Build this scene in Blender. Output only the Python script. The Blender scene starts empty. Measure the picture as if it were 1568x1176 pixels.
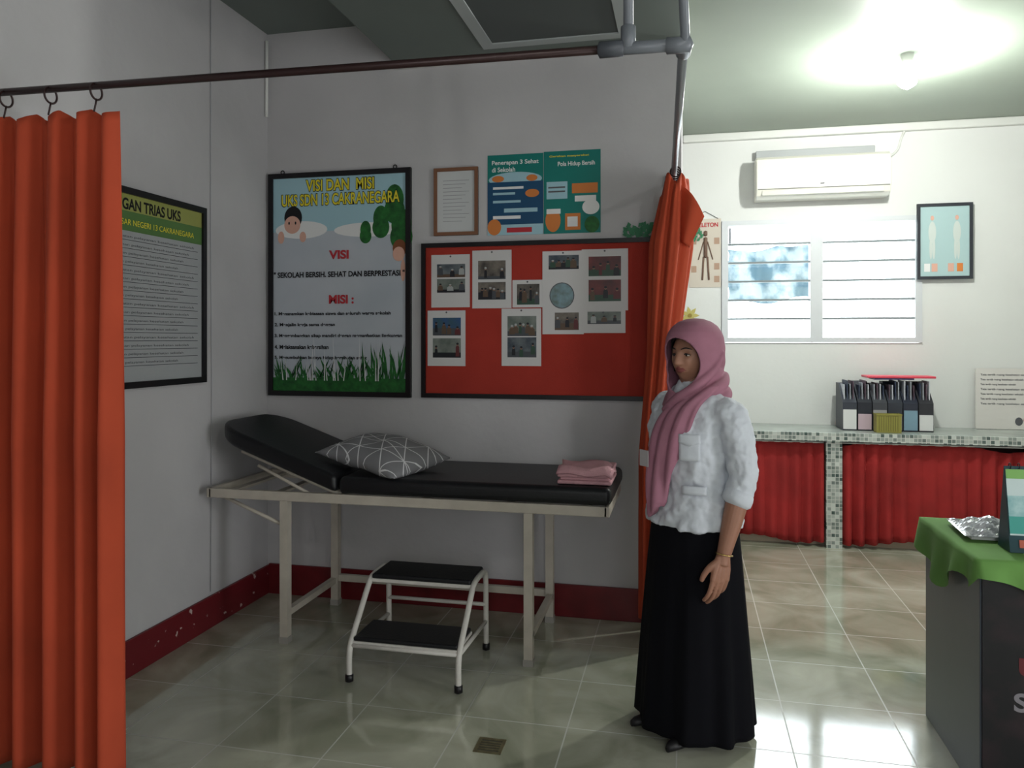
import bpy, bmesh, math, random
from mathutils import Vector, Matrix
random.seed(7)
S=bpy.context.scene
C=bpy.context.collection
S.view_settings.view_transform='Standard'
S.view_settings.look='None'
S.view_settings.exposure=0.0

def lin(c):
    return tuple(((v/255)/12.92 if v/255<=0.04045 else ((v/255+0.055)/1.055)**2.4) for v in c)
MATS={}
def mat(name,rgb,rough=0.6,metal=0.0,noise=0.0,nscale=8.0,bump=0.0,bscale=60.0,spec=0.4,rgb2=None,sheen=0.0,emit=None,estr=0,pos=(0.3,0.7)):
    if name in MATS: return MATS[name]
    m=bpy.data.materials.new(name); m.use_nodes=True
    nt=m.node_tree; b=nt.nodes['Principled BSDF']
    c=lin(rgb)
    b.inputs['Base Color'].default_value=(*c,1)
    b.inputs['Roughness'].default_value=rough
    b.inputs['Metallic'].default_value=metal
    b.inputs['Specular IOR Level'].default_value=spec
    if sheen: b.inputs['Sheen Weight'].default_value=sheen
    tc=nt.nodes.new('ShaderNodeTexCoord')
    if noise>0 or rgb2:
        n=nt.nodes.new('ShaderNodeTexNoise'); n.inputs['Scale'].default_value=nscale; n.inputs['Detail'].default_value=5
        nt.links.new(tc.outputs['Object'],n.inputs['Vector'])
        r=nt.nodes.new('ShaderNodeValToRGB')
        r.color_ramp.elements[0].position=pos[0]; r.color_ramp.elements[1].position=pos[1]
        c2=lin(rgb2) if rgb2 else tuple(v*(1-noise) for v in c)
        r.color_ramp.elements[0].color=(*c2,1); r.color_ramp.elements[1].color=(*c,1)
        nt.links.new(n.outputs['Fac'],r.inputs['Fac']); nt.links.new(r.outputs['Color'],b.inputs['Base Color'])
    if bump>0:
        n2=nt.nodes.new('ShaderNodeTexNoise'); n2.inputs['Scale'].default_value=bscale; n2.inputs['Detail'].default_value=3
        nt.links.new(tc.outputs['Object'],n2.inputs['Vector'])
        bp=nt.nodes.new('ShaderNodeBump'); bp.inputs['Strength'].default_value=bump; bp.inputs['Distance'].default_value=0.01
        nt.links.new(n2.outputs['Fac'],bp.inputs['Height']); nt.links.new(bp.outputs['Normal'],b.inputs['Normal'])
    if emit:
        b.inputs['Emission Color'].default_value=(*lin(emit),1); b.inputs['Emission Strength'].default_value=estr
    MATS[name]=m
    return m

def empty(name,loc=(0,0,0),rotz=0):
    e=bpy.data.objects.new(name,None); e.empty_display_size=0.1
    e.location=loc; e.rotation_euler=(0,0,rotz); C.objects.link(e)
    return e
def par(o,p,local=False):
    if p is None: return
    o.parent=p
    if not local: o.matrix_parent_inverse=Matrix.Translation(p.location).inverted()
def mesh(name,v,f,m=None,p=None,smooth=False,local=False,recalc=True):
    me=bpy.data.meshes.new(name); me.from_pydata([tuple(a) for a in v],[],f); me.update()
    if recalc:
        bm=bmesh.new(); bm.from_mesh(me); bmesh.ops.recalc_face_normals(bm,faces=bm.faces); bm.to_mesh(me); bm.free()
    o=bpy.data.objects.new(name,me); C.objects.link(o)
    if m: me.materials.append(m)
    if smooth:
        for q in me.polygons: q.use_smooth=True
    par(o,p,local)
    return o
def boxvf(lo,hi,base=0):
    x0,y0,z0=lo;x1,y1,z1=hi
    v=[(x0,y0,z0),(x1,y0,z0),(x1,y1,z0),(x0,y1,z0),(x0,y0,z1),(x1,y0,z1),(x1,y1,z1),(x0,y1,z1)]
    f=[(0,3,2,1),(4,5,6,7),(0,1,5,4),(1,2,6,5),(2,3,7,6),(3,0,4,7)]
    return v,[tuple(i+base for i in q) for q in f]
def box(name,lo,hi,m,p=None,bev=0.0,seg=2,local=False,smooth=False):
    v,f=boxvf(lo,hi); o=mesh(name,v,f,m,p,local=local)
    if bev>0:
        b=o.modifiers.new('b','BEVEL'); b.width=bev; b.segments=seg
        if smooth or seg>2:
            for q in o.data.polygons: q.use_smooth=True
            o.modifiers.new('wn','WEIGHTED_NORMAL')
    return o
def boxes(name,lst,m,p=None):
    V=[];F=[]
    for lo,hi in lst:
        v,f=boxvf(lo,hi,len(V)); V+=v;F+=f
    return mesh(name,V,F,m,p)
def catmull(pts,n=6):
    P=[Vector(p) for p in pts]; out=[]
    for i in range(len(P)-1):
        p0=P[max(i-1,0)];p1=P[i];p2=P[i+1];p3=P[min(i+2,len(P)-1)]
        for k in range(n):
            t=k/n
            out.append(0.5*((2*p1)+(-p0+p2)*t+(2*p0-5*p1+4*p2-p3)*t*t+(-p0+3*p1-3*p2+p3)*t**3))
    out.append(P[-1]); return out
def tubevf(pts,rad,segs=12,base=0,caps=True,flat=None):
    P=[Vector(p) for p in pts]; n=len(P)
    if not isinstance(rad,(list,tuple)): rad=[rad]*n
    if len(rad)!=n:
        r2=[]
        for i in range(n):
            t=i/(n-1)*(len(rad)-1); a=int(t); b=min(a+1,len(rad)-1); r2.append(rad[a]+(rad[b]-rad[a])*(t-a))
        rad=r2
    V=[];F=[]
    T=[(P[min(i+1,n-1)]-P[max(i-1,0)]).normalized() for i in range(n)]
    up=Vector((0,0,1)) if abs(T[0].z)<0.9 else Vector((0,1,0))
    N=(up-T[0]*up.dot(T[0])).normalized()
    for i in range(n):
        N=(N-T[i]*N.dot(T[i])).normalized(); B=T[i].cross(N)
        for k in range(segs):
            a=2*math.pi*k/segs
            V.append(P[i]+(N*math.cos(a)+B*math.sin(a))*rad[i])
    for i in range(n-1):
        for k in range(segs):
            F.append((base+i*segs+k,base+i*segs+(k+1)%segs,base+(i+1)*segs+(k+1)%segs,base+(i+1)*segs+k))
    if caps:
        for (idx,sgn) in ((0,-1),(n-1,1)):
            c=len(V); V.append(P[idx]+T[idx]*sgn*rad[idx]*0.5)
            for k in range(segs):
                a=base+idx*segs+k;b=base+idx*segs+(k+1)%segs
                F.append((a,b,base+c) if sgn>0 else (b,a,base+c))
    return V,F
def tube(name,pts,rad,m,p=None,segs=12,local=False):
    v,f=tubevf(pts,rad,segs); return mesh(name,v,f,m,p,smooth=True,local=local)
def tubes(name,lst,m,p=None,segs=12,local=False):
    V=[];F=[]
    for pts,r in lst:
        v,f=tubevf(pts,r,segs,len(V)); V+=v;F+=f
    return mesh(name,V,F,m,p,smooth=True,local=local)
def loftvf(rings,base=0,caps=True,closed=True):
    n=len(rings[0]);V=[];F=[]
    for r in rings: V+=[Vector(a) for a in r]
    for i in range(len(rings)-1):
        for k in range(n if closed else n-1):
            F.append((base+i*n+k,base+i*n+(k+1)%n,base+(i+1)*n+(k+1)%n,base+(i+1)*n+k))
    if caps:
        for idx in (0,len(rings)-1):
            c=len(V); s=Vector((0,0,0))
            for k in range(n): s+=Vector(rings[idx][k])
            V.append(s/n)
            for k in range(n): F.append((base+idx*n+k,base+idx*n+(k+1)%n,base+c))
    return V,F
def grid(name,fn,nu,nv,m,p=None,smooth=True,thick=0.0,local=False):
    V=[fn(i/nu,j/nv) for j in range(nv+1) for i in range(nu+1)]
    F=[(j*(nu+1)+i,j*(nu+1)+i+1,(j+1)*(nu+1)+i+1,(j+1)*(nu+1)+i) for j in range(nv) for i in range(nu)]
    o=mesh(name,V,F,m,p,smooth,local)
    if thick:
        s=o.modifiers.new('s','SOLIDIFY'); s.thickness=thick; s.offset=0
    return o
def torus(name,c,R,r,axis,m,p=None):
    V=[];F=[];A=28;B=8
    for i in range(A):
        a=2*math.pi*i/A
        for j in range(B):
            b=2*math.pi*j/B
            q=((R+r*math.cos(b))*math.cos(a),(R+r*math.cos(b))*math.sin(a),r*math.sin(b))
            if axis=='x': q=(q[2],q[0],q[1])
            elif axis=='y': q=(q[0],q[2],q[1])
            V.append(Vector(q)+Vector(c))
    for i in range(A):
        for j in range(B):
            F.append((i*B+j,((i+1)%A)*B+j,((i+1)%A)*B+(j+1)%B,i*B+(j+1)%B))
    return mesh(name,V,F,m,p,smooth=True)
# 2D surfaces
def BW(Y): return lambda u,v,o:(u,Y-o,v)
def LW(X): return lambda u,v,o:(X+o,u,v)
def poly(name,pts,mp,off,m,p):
    return mesh(name,[mp(a,b,off) for a,b in pts],[tuple(range(len(pts)))],m,p,recalc=False)
def rect(name,u0,u1,v0,v1,mp,off,m,p):
    return poly(name,[(u0,v0),(u1,v0),(u1,v1),(u0,v1)],mp,off,m,p)
def ell(name,cu,cv,ru,rv,mp,off,m,p,n=24):
    return poly(name,[(cu+ru*math.cos(2*math.pi*k/n),cv+rv*math.sin(2*math.pi*k/n)) for k in range(n)],mp,off,m,p)
def text(name,body,u0,u1,v0,v1,mp,off,m,p,bold=0.0):
    cu=bpy.data.curves.new(name,'FONT'); cu.body=body; cu.size=1; cu.offset=bold
    o=bpy.data.objects.new('tmp',cu); C.objects.link(o)
    bpy.context.view_layer.update()
    dg=bpy.context.evaluated_depsgraph_get()
    me=bpy.data.meshes.new_from_object(o.evaluated_get(dg))
    bpy.data.objects.remove(o)
    xs=[v.co.x for v in me.vertices]; ys=[v.co.y for v in me.vertices]
    if not xs: return
    a0,a1,b0,b1=min(xs),max(xs),min(ys),max(ys)
    for v in me.vertices:
        v.co=Vector(mp(u0+(v.co.x-a0)/(a1-a0)*(u1-u0),v0+(v.co.y-b0)/(b1-b0)*(v1-v0),off))
    me.materials.clear(); me.materials.append(m); me.name=name
    t=bpy.data.objects.new(name,me); C.objects.link(t); par(t,p); return t
def frame2d(name,u0,u1,v0,v1,w,d,mp,m,p,lo=0.0):
    V=[];F=[]
    for (a,b,c,e) in ((u0,u1,v0,v0+w),(u0,u1,v1-w,v1),(u0,u0+w,v0+w,v1-w),(u1-w,u1,v0+w,v1-w)):
        A=mp(a,c,lo+0.001);B=mp(b,e,lo+d)
        l=tuple(min(A[i],B[i]) for i in range(3));h=tuple(max(A[i],B[i]) for i in range(3))
        v,f=boxvf(l,h,len(V));V+=v;F+=f
    return mesh(name,V,F,m,p)

# ---------------- materials
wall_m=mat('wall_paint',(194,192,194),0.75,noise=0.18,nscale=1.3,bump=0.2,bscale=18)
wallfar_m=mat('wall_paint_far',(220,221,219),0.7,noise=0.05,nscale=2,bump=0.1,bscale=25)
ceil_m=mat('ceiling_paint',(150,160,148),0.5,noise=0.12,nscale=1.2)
ceild_m=mat('ceiling_niche_dark',(112,120,116),0.6,noise=0.15,nscale=1.2)  # darker base colour for the niche part of the ceiling
trim_m=mat('white_trim',(215,216,212),0.5)
redbase=mat('maroon_tile',(112,28,34),0.35,noise=0.35,nscale=9)
redbase2=mat('maroon_tile_chipped',(104,24,32),0.4,rgb2=(190,170,165),nscale=16,pos=(0.33,0.35))
black=mat('black_frame',(18,16,20),0.35)
white=mat('white_paper',(225,225,225),0.7)
steel=mat('cream_steel',(190,182,170),0.4,noise=0.15,nscale=14)
vinyl=mat('black_vinyl',(17,18,22),0.42,bump=0.1,bscale=90)
dgrey=mat('dark_metal',(52,34,34),0.35,metal=0.3)
pvc=mat('grey_pvc',(112,116,123),0.35)
orange=mat('orange_red_cloth',(190,74,44),0.85,noise=0.22,nscale=2.5)
redcl=mat('red_cloth',(168,42,42),0.85,noise=0.3,nscale=5)
yellow=mat('ink_yellow',(222,206,50),0.6); inkblk=mat('ink_black',(15,15,20),0.6); inkred=mat('ink_red',(180,45,55),0.6)
inkg=mat('ink_grey',(90,90,95),0.7); teal=mat('poster_teal',(16,118,110),0.4); navy=mat('poster_navy',(22,72,108),0.4)
ltblue=mat('poster_sky',(158,194,206),0.4); green=mat('poster_green',(40,112,48),0.5,rgb2=(16,70,30),nscale=30)
skinposter=mat('poster_skin',(212,165,148),0.6)

def floor_mat():
    m=bpy.data.materials.new('glossy_floor_tiles'); m.use_nodes=True; nt=m.node_tree; b=nt.nodes['Principled BSDF']
    tc=nt.nodes.new('ShaderNodeTexCoord'); mp=nt.nodes.new('ShaderNodeMapping'); mp.inputs['Location'].default_value=(0.03+4,-0.05+4,0)
    nt.links.new(tc.outputs['Object'],mp.inputs['Vector'])
    br=nt.nodes.new('ShaderNodeTexBrick'); br.offset=0; br.squash=1
    br.inputs['Scale'].default_value=1; br.inputs['Brick Width'].default_value=0.4; br.inputs['Row Height'].default_value=0.4
    br.inputs['Mortar Size'].default_value=0.0028; br.inputs['Mortar Smooth'].default_value=0.1
    br.inputs['Color1'].default_value=(1,1,1,1); br.inputs['Color2'].default_value=(0.9,0.9,0.88,1); br.inputs['Mortar'].default_value=(0,0,0,1)
    nt.links.new(mp.outputs['Vector'],br.inputs['Vector'])
    n=nt.nodes.new('ShaderNodeTexNoise'); n.inputs['Scale'].default_value=2.6; n.inputs['Detail'].default_value=7; n.inputs['Distortion'].default_value=1.2
    nt.links.new(tc.outputs['Object'],n.inputs['Vector'])
    r=nt.nodes.new('ShaderNodeValToRGB'); r.color_ramp.elements[0].position=0.3; r.color_ramp.elements[1].position=0.68
    r.color_ramp.elements[0].color=(*lin((142,145,126)),1); r.color_ramp.elements[1].color=(*lin((194,194,178)),1)
    nt.links.new(n.outputs['Fac'],r.inputs['Fac'])
    mu=nt.nodes.new('ShaderNodeMix'); mu.data_type='RGBA'; mu.blend_type='MULTIPLY'; mu.inputs[0].default_value=1
    nt.links.new(r.outputs['Color'],mu.inputs[6]); nt.links.new(br.outputs['Color'],mu.inputs[7])
    mx=nt.nodes.new('ShaderNodeMix'); mx.data_type='RGBA'
    nt.links.new(br.outputs['Fac'],mx.inputs[0]); nt.links.new(mu.outputs[2],mx.inputs[6]); mx.inputs[7].default_value=(*lin((180,180,172)),1)
    nt.links.new(mx.outputs[2],b.inputs['Base Color'])
    mr=nt.nodes.new('ShaderNodeMapRange'); mr.inputs[3].default_value=0.09; mr.inputs[4].default_value=0.5
    nt.links.new(br.outputs['Fac'],mr.inputs[0]); nt.links.new(mr.outputs[0],b.inputs['Roughness'])
    b.inputs['IOR'].default_value=2.0
    b.inputs['Specular IOR Level'].default_value=0.6
    return m
def mosaic_mat():
    m=bpy.data.materials.new('mosaic_tiles'); m.use_nodes=True; nt=m.node_tree; b=nt.nodes['Principled BSDF']
    tc=nt.nodes.new('ShaderNodeTexCoord'); sep=nt.nodes.new('ShaderNodeSeparateXYZ'); cb=nt.nodes.new('ShaderNodeCombineXYZ')
    nt.links.new(tc.outputs['Object'],sep.inputs[0]); nt.links.new(sep.outputs['X'],cb.inputs['X']); nt.links.new(sep.outputs['Z'],cb.inputs['Y'])
    br=nt.nodes.new('ShaderNodeTexBrick'); br.offset=0; br.inputs['Scale'].default_value=1
    br.inputs['Brick Width'].default_value=0.026; br.inputs['Row Height'].default_value=0.026; br.inputs['Mortar Size'].default_value=0.002
    br.inputs['Color1'].default_value=(*lin((200,206,200)),1); br.inputs['Color2'].default_value=(*lin((60,80,76)),1); br.inputs['Mortar'].default_value=(*lin((205,205,200)),1)
    nt.links.new(cb.outputs[0],br.inputs['Vector']); nt.links.new(br.outputs['Color'],b.inputs['Base Color']); b.inputs['Roughness'].default_value=0.3
    return m
mosaic=mosaic_mat()

# ---------------- room
XL=-2.34; YB=4.0; YF=6.25; XR=3.2; Y0=-1.3
box('floor',(XL-0.1,Y0-0.1,-0.12),(XR+0.1,YF+0.1,0),floor_mat())
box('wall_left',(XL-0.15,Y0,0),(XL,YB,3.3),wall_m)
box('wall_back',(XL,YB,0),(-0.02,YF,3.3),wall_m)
WX0,WX1,WZ0,WZ1=0.277,1.716,1.425,2.377
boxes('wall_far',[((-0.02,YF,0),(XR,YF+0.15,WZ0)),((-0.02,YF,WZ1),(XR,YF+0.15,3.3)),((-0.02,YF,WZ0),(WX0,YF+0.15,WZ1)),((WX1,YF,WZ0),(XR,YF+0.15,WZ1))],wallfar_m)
DY0,DY1,DZ=0.5,1.6,2.1
boxes('wall_right',[((XR,Y0,0),(XR+0.15,DY0,3.3)),((XR,DY1,0),(XR+0.15,YF,3.3)),((XR,DY0,DZ),(XR+0.15,DY1,3.3))],wallfar_m)
RX0,RX1,RZ0,RZ1=-0.1,1.0,1.1,2.0
boxes('wall_rear',[((XL,Y0-0.15,0),(XR,Y0,RZ0)),((XL,Y0-0.15,RZ1),(XR,Y0,3.3)),((XL,Y0-0.15,RZ0),(RX0,Y0,RZ1)),((RX1,Y0-0.15,RZ0),(XR,Y0,RZ1))],wallfar_m)
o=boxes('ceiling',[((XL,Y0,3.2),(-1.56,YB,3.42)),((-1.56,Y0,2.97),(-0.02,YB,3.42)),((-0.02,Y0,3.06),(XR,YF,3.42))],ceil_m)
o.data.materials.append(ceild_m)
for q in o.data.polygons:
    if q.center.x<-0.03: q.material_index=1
box('trim_1',(-0.02,YF-0.05,3.0),(XR,YF,3.06),trim_m,bev=0.01)
box('trim_2',(-1.56,YB-0.03,2.935),(-0.02,YB,2.97),trim_m,bev=0.006)
box('baseboard_back',(XL+0.015,YB-0.015,0),(-0.02,YB,0.17),redbase,bev=0.003)
box('baseboard_left',(XL,Y0,0),(XL+0.015,YB,0.16),redbase2,bev=0.003)
# ceiling hatch
h=empty('ceiling_hatch',(-0.6,3.5,2.96))
gm=mat('hatch_frame',(165,170,170),0.5); gd=mat('hatch_panel',(80,85,84),0.6)
boxes('hatch_frame',[((-1.02,3.80,2.953),(-0.26,3.86,2.9695)),((-1.02,3.14,2.953),(-0.26,3.20,2.9695)),((-1.02,3.2,2.953),(-0.96,3.8,2.9695)),((-0.32,3.2,2.953),(-0.26,3.8,2.9695))],gm,h)
box('hatch_panel',(-0.96,3.2,2.960),(-0.32,3.8,2.9695),gd,h)
# white vertical strip in corner
tube('corner_white_strip',[(XL+0.012,YB-0.03,3.15),(XL+0.012,YB-0.03,2.72)],0.009,trim_m)
tube('wall_cable',[(XL+0.006,3.45,3.19),(XL+0.006,3.45,2.0),(XL+0.006,3.46,1.2),(XL+0.006,3.45,0.18)],0.002,mat('cable_painted',(172,172,176),0.6))

# ---------------- far window
w=empty('window_1',(0.996,YF+0.02,1.9))
fm=mat('window_aluminium',(205,208,212),0.4)
mid=0.976
ya_,yb_=YF-0.015,YF+0.08
L=[((WX0+.002,ya_,WZ0+.002),(WX1-.002,yb_,WZ0+0.04)),((WX0+.002,ya_,WZ1-0.04),(WX1-.002,yb_,WZ1-.002)),((WX0+.002,ya_,WZ0+.04),(WX0+0.05,yb_,WZ1-.04)),((WX1-0.05,ya_,WZ0+.04),(WX1-.002,yb_,WZ1-.04)),((mid-0.045,ya_,WZ0+.04),(mid+0.045,yb_,WZ1-.04))]
boxes('window_frame',L,fm,w)
gl=bpy.data.materials.new('louvre_glass'); gl.use_nodes=True; nt=gl.node_tree; nt.nodes.clear()
out=nt.nodes.new('ShaderNodeOutputMaterial'); tr=nt.nodes.new('ShaderNodeBsdfTransparent'); gs=nt.nodes.new('ShaderNodeBsdfGlossy'); gs.inputs['Roughness'].default_value=0.05
tr.inputs[0].default_value=(0.88,0.95,0.97,1); mx=nt.nodes.new('ShaderNodeMixShader'); mx.inputs[0].default_value=0.1
nt.links.new(tr.outputs[0],mx.inputs[1]); nt.links.new(gs.outputs[0],mx.inputs[2]); nt.links.new(mx.outputs[0],out.inputs[0])
sl=[];st=[]
n=6; hh=(WZ1-WZ0-0.08)/n
for (a,b) in ((WX0+0.05,mid-0.045),(mid+0.045,WX1-0.05)):
    for i in range(n):
        z=WZ0+0.04+i*hh
        sl.append([(a,YF+0.0,z),(b,YF+0.0,z),(b,YF+0.05,z+hh*0.98),(a,YF+0.05,z+hh*0.98)])
        if i>0: st.append(((a,YF-0.005,z-0.008),(b,YF+0.015,z+0.008)))
V=[];F=[]
for v in sl: F.append(tuple(range(len(V),len(V)+4))); V+=v
mesh('louvre_slats',V,F,gl,w,recalc=False)
boxes('louvre_rails',st,mat('louvre_edge',(128,136,140),0.4),w)
box('window_latch',(WX0+0.055,YF-0.02,2.20),(WX0+0.07,YF-0.005,2.32),inkg,w)
# outside: hanging tarpaulin on posts and yard
ya=empty('blue_tarpaulin',(0.82,8.3,0))
bl=mat('blue_tarp',(52,78,90),0.7,rgb2=(120,132,136),nscale=4,pos=(0.42,0.56))
grid('tarp',lambda u,v:(0.42+0.80*u+0.02*math.sin(9*v),8.2+0.05*math.sin(16*u+2*v),1.84+0.54*v+0.03*math.sin(8*u)*(1-v)-0.03*math.sin(6*u)),24,10,bl,ya)
tubes('posts',[([(0.40,8.22,-0.1),(0.40,8.22,2.42)],0.012),([(1.24,8.22,-0.1),(1.24,8.22,2.42)],0.012),([(0.40,8.22,2.40),(1.24,8.22,2.40)],0.01)],fm,ya)
box('ground_outside',(-3,6.45,-0.2),(6,14,-0.1),mat('concrete_yard',(190,190,185),0.9,noise=0.2))

# rear window (unseen, added and sized for its light) + side doorway frames (daylight enters here)
w2=empty('added_window_rear',((RX0+RX1)/2,Y0-0.05,1.55))
mm_=(RX0+RX1)/2
boxes('added_window_frame_rear',[((RX0,Y0-0.1,RZ0),(RX1,Y0,RZ0+0.05)),((RX0,Y0-0.1,RZ1-0.05),(RX1,Y0,RZ1)),((RX0,Y0-0.1,RZ0+.05),(RX0+0.05,Y0,RZ1-.05)),((RX1-0.05,Y0-0.1,RZ0+.05),(RX1,Y0,RZ1-.05)),((mm_-.03,Y0-0.1,RZ0+.05),(mm_+.03,Y0,RZ1-.05))],fm,w2)
d1=empty('door_1',(XR+0.05,1.05,0))
boxes('door_frame',[((XR-0.01,DY0,0),(XR+0.16,DY0+0.05,DZ-.05)),((XR-0.01,DY1-0.05,0),(XR+0.16,DY1,DZ-.05)),((XR-0.01,DY0,DZ-0.05),(XR+0.16,DY1,DZ))],mat('door_wood',(110,75,50),0.5),d1)

# ---------------- AC
a=empty('air_conditioner',(0.985,6.13,2.66))
prof=[(6.245,2.51),(6.10,2.505),(6.055,2.53),(6.035,2.57),(6.03,2.70),(6.045,2.80),(6.08,2.825),(6.245,2.83)]
acm=mat('ac_plastic',(222,220,210),0.35)
V=[];F=[]
for x in (0.52,1.455):
    V+=[(x,y,z) for y,z in prof]
k=len(prof); F=[(i,(i+1)%k,k+(i+1)%k,k+i) for i in range(k)]+[tuple(range(k))[::-1],tuple(range(k,2*k))]
ac=mesh('ac_body',V,F,acm,a); bb=ac.modifiers.new('b','BEVEL'); bb.width=0.008; bb.segments=3
box('ac_flap',(0.56,6.036,2.528),(1.41,6.06,2.565),mat('ac_flap_plastic',(200,199,190),0.4),a,bev=0.004)
box('ac_seam',(0.53,6.028,2.572),(1.445,6.04,2.577),mat('ac_gap',(110,110,106),0.6),a)
box('ac_badge',(0.97,6.027,2.60),(1.0,6.035,2.606),inkg,a)
box('ac_strip',(0.53,6.19,2.835),(1.38,6.245,2.90),mat('ac_strip_grey',(165,168,170),0.5),a,bev=0.005)  # grey strip on the wall above the unit
tube('ac_pipe',catmull([(1.46,6.22,2.8),(1.54,6.232,2.86),(1.57,6.235,2.95),(1.58,6.19,2.99)]),0.008,trim_m,a)

# ---------------- lamp
lp=empty('added_fill_lamp',(1.22,4.72,2.95))
tube('lamp_holder',[(1.22,4.72,3.06),(1.22,4.72,2.99)],[0.035,0.03],trim_m,lp)
bm_=mat('bulb_glow',(255,255,250),0.3,emit=(250,255,250),estr=60)
rings=[]
for i in range(13):
    t=i/12; z=2.99-0.13*t; r=0.022+0.028*math.sin(min(1,t*1.25)*math.pi/2) if t<0.7 else 0.05*math.cos((t-0.7)/0.3*math.pi/2*0.97)
    rings.append([(1.22+r*math.cos(2*math.pi*k/20),4.72+r*math.sin(2*math.pi*k/20),z) for k in range(20)])
v,f=loftvf(rings); mesh('bulb',v,f,bm_,lp,smooth=True)
def light(name,kind,loc,energy,color=(1,1,1),size=0.1,rot=None,sy=None):
    d=bpy.data.lights.new(name,kind); d.energy=energy; d.color=color
    if kind=='POINT': d.shadow_soft_size=size
    if kind=='AREA':
        d.size=size
        if sy: d.shape='RECTANGLE'; d.size_y=sy
    o=bpy.data.objects.new(name,d); o.location=loc
    if rot: o.rotation_euler=rot
    C.objects.link(o); return o
light('bulb_light','POINT',(1.22,4.72,2.82),90,(0.98,1,0.94),0.04)
lp2=empty('added_fill_lamp',(1.5,-0.3,2.95))  # unseen lamp behind the camera, added to brighten the poster wall
tube('added_lamp_holder_rear',[(1.5,-0.3,3.06),(1.5,-0.3,2.99)],[0.035,0.03],trim_m,lp2)
v,f=loftvf([[(p_[0]+0.28,p_[1]-5.02,p_[2]) for p_ in r] for r in rings]); mesh('added_bulb_rear',v,f,bm_,lp2,smooth=True)
light('added_fill_light_rear','POINT',(1.5,-0.3,2.82),30,(1.0,0.98,0.95),0.06)
W=bpy.data.worlds.new('daylight'); S.world=W; W.use_nodes=True
W.node_tree.nodes['Background'].inputs[0].default_value=(0.96,0.98,1,1); W.node_tree.nodes['Background'].inputs[1].default_value=9.5
def portal(loc,rot,sx,sy):
    o=light('daylight_portal','AREA',loc,1,size=sx,sy=sy,rot=rot); o.data.cycles.is_portal=True
portal(((WX0+WX1)/2,YF+0.2,(WZ0+WZ1)/2),(math.radians(-90),0,0),WX1-WX0,WZ1-WZ0)
portal(((RX0+RX1)/2,Y0-0.2,(RZ0+RZ1)/2),(math.radians(90),0,0),RX1-RX0,RZ1-RZ0)
portal((XR+0.2,(DY0+DY1)/2,DZ/2),(0,math.radians(90),0),DZ,DY1-DY0)

# ---------------- curtain rail
r=empty('curtain_rail',(-1.1,2.16,2.27))
tube('rail_long',[(XL,2.16,2.287),(-0.2,2.16,2.262)],0.0125,dgrey,r)
tube('rail_joint',[(-0.235,2.16,2.262),(-0.0,2.16,2.258)],0.018,pvc,r)
tube('rail_coupler_1',[(-0.235,2.16,2.262),(-0.17,2.16,2.262)],0.023,mat('pvc_dark',(75,78,85),0.4),r)
tube('rail_coupler_2',[(-0.05,2.16,2.258),(0.012,2.16,2.258)],0.023,pvc,r)
tube('rail_side',[(-0.005,2.16,2.258),(-0.06,YB+0.0,2.25)],0.014,mat('steel_pipe',(150,153,158),0.3,metal=0.5),r)
tube('elbow',catmull([(-0.03,2.16,2.258),(-0.006,2.165,2.258),(-0.006,2.22,2.258)]),0.022,pvc,r)
tube('hanger_1',[(-0.155,2.16,2.26),(-0.155,2.16,2.97)],0.014,pvc,r)
tube('hanger_2',[(-0.0,2.15,2.26),(-0.03,2.13,2.97)],0.013,pvc,r)
tube('hanger_tee',[(-0.155,2.16,2.26),(-0.155,2.16,2.32)],0.021,pvc,r)
box('wall_flange',(-0.10,YB-0.02,2.215),(-0.021,YB-0.001,2.285),pvc,r,bev=0.006)

# left curtain
lc=empty('orange_curtain',(-2.05,2.16,1.1))
def lcf(u,v):
    z=2.205-2.17*v
    x=-2.32+0.518*u+0.008*v*math.sin(u*9)
    amp=0.022+0.022*min(1,v*2)
    ph=u*2*math.pi*5.0+0.9*math.sin(2.2*u*3.1)+0.35*math.sin(2.5*v+u*3)
    y=2.155+amp*math.sin(ph)+0.25*amp*math.sin(2*ph+1.3)+0.004*math.sin(u*2*math.pi*13+2*v)
    x+=0.012*math.cos(ph)*min(1,v*2)
    if v<0.03: z-=0.026*abs(math.sin(u*math.pi*4.7+0.6))*(1-v/0.03)
    x=max(x,XL+0.012)
    return (x,y,z)
grid('curtain_cloth',lcf,180,50,orange,lc,thick=0.004)
for i,x in enumerate((-2.238,-2.06,-1.883)):
    torus(f'curtain_ring_{i+1}',(x,2.16,2.262),0.026,0.0035,'x',dgrey,lc)
    tube(f'hook_{i+1}',catmull([(x,2.16,2.238),(x+0.006,2.152,2.225),(x,2.15,2.195)]),0.003,dgrey,lc)
# right bundle
rc=empty('orange_curtain',(-0.06,3.72,1.1))
rings=[];N=140
for j in range(61):
    v=j/60; z=2.2-2.1*v
    cx=-0.045-0.10*min(1,v*1.6); cy=3.78
    if v<0.14: rx=0.055+0.040*(v/0.14); 
    else: rx=0.095-0.03*min(1,(v-0.14)/0.25)
    ry=0.14-0.03*v
    ring=[]
    for k in range(N):
        a=2*math.pi*k/N
        f=1+0.17*math.sin(8*a+1.5*v+0.8*math.sin(2*a))*(0.6+0.4*v)+0.04*math.sin(15*a+v*5)
        ex=rx*f*math.cos(a)
        zz=z+(0.03*math.sin(5*a) if v<0.02 else 0)
        ring.append((cx+ex,cy+ry*f*math.sin(a),zz))
    rings.append(ring)
v,f=loftvf(rings); mesh('curtain_bundle',v,f,orange,rc,smooth=True)
grid('curtain_flap',lambda u,v:(-0.05+0.135*u*(1-0.5*v),3.655+0.02*math.sin(u*7)+0.02*v,2.19-0.05*u-0.26*v-0.12*u*u*(1-v)),12,12,orange,rc,thick=0.004)
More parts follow.
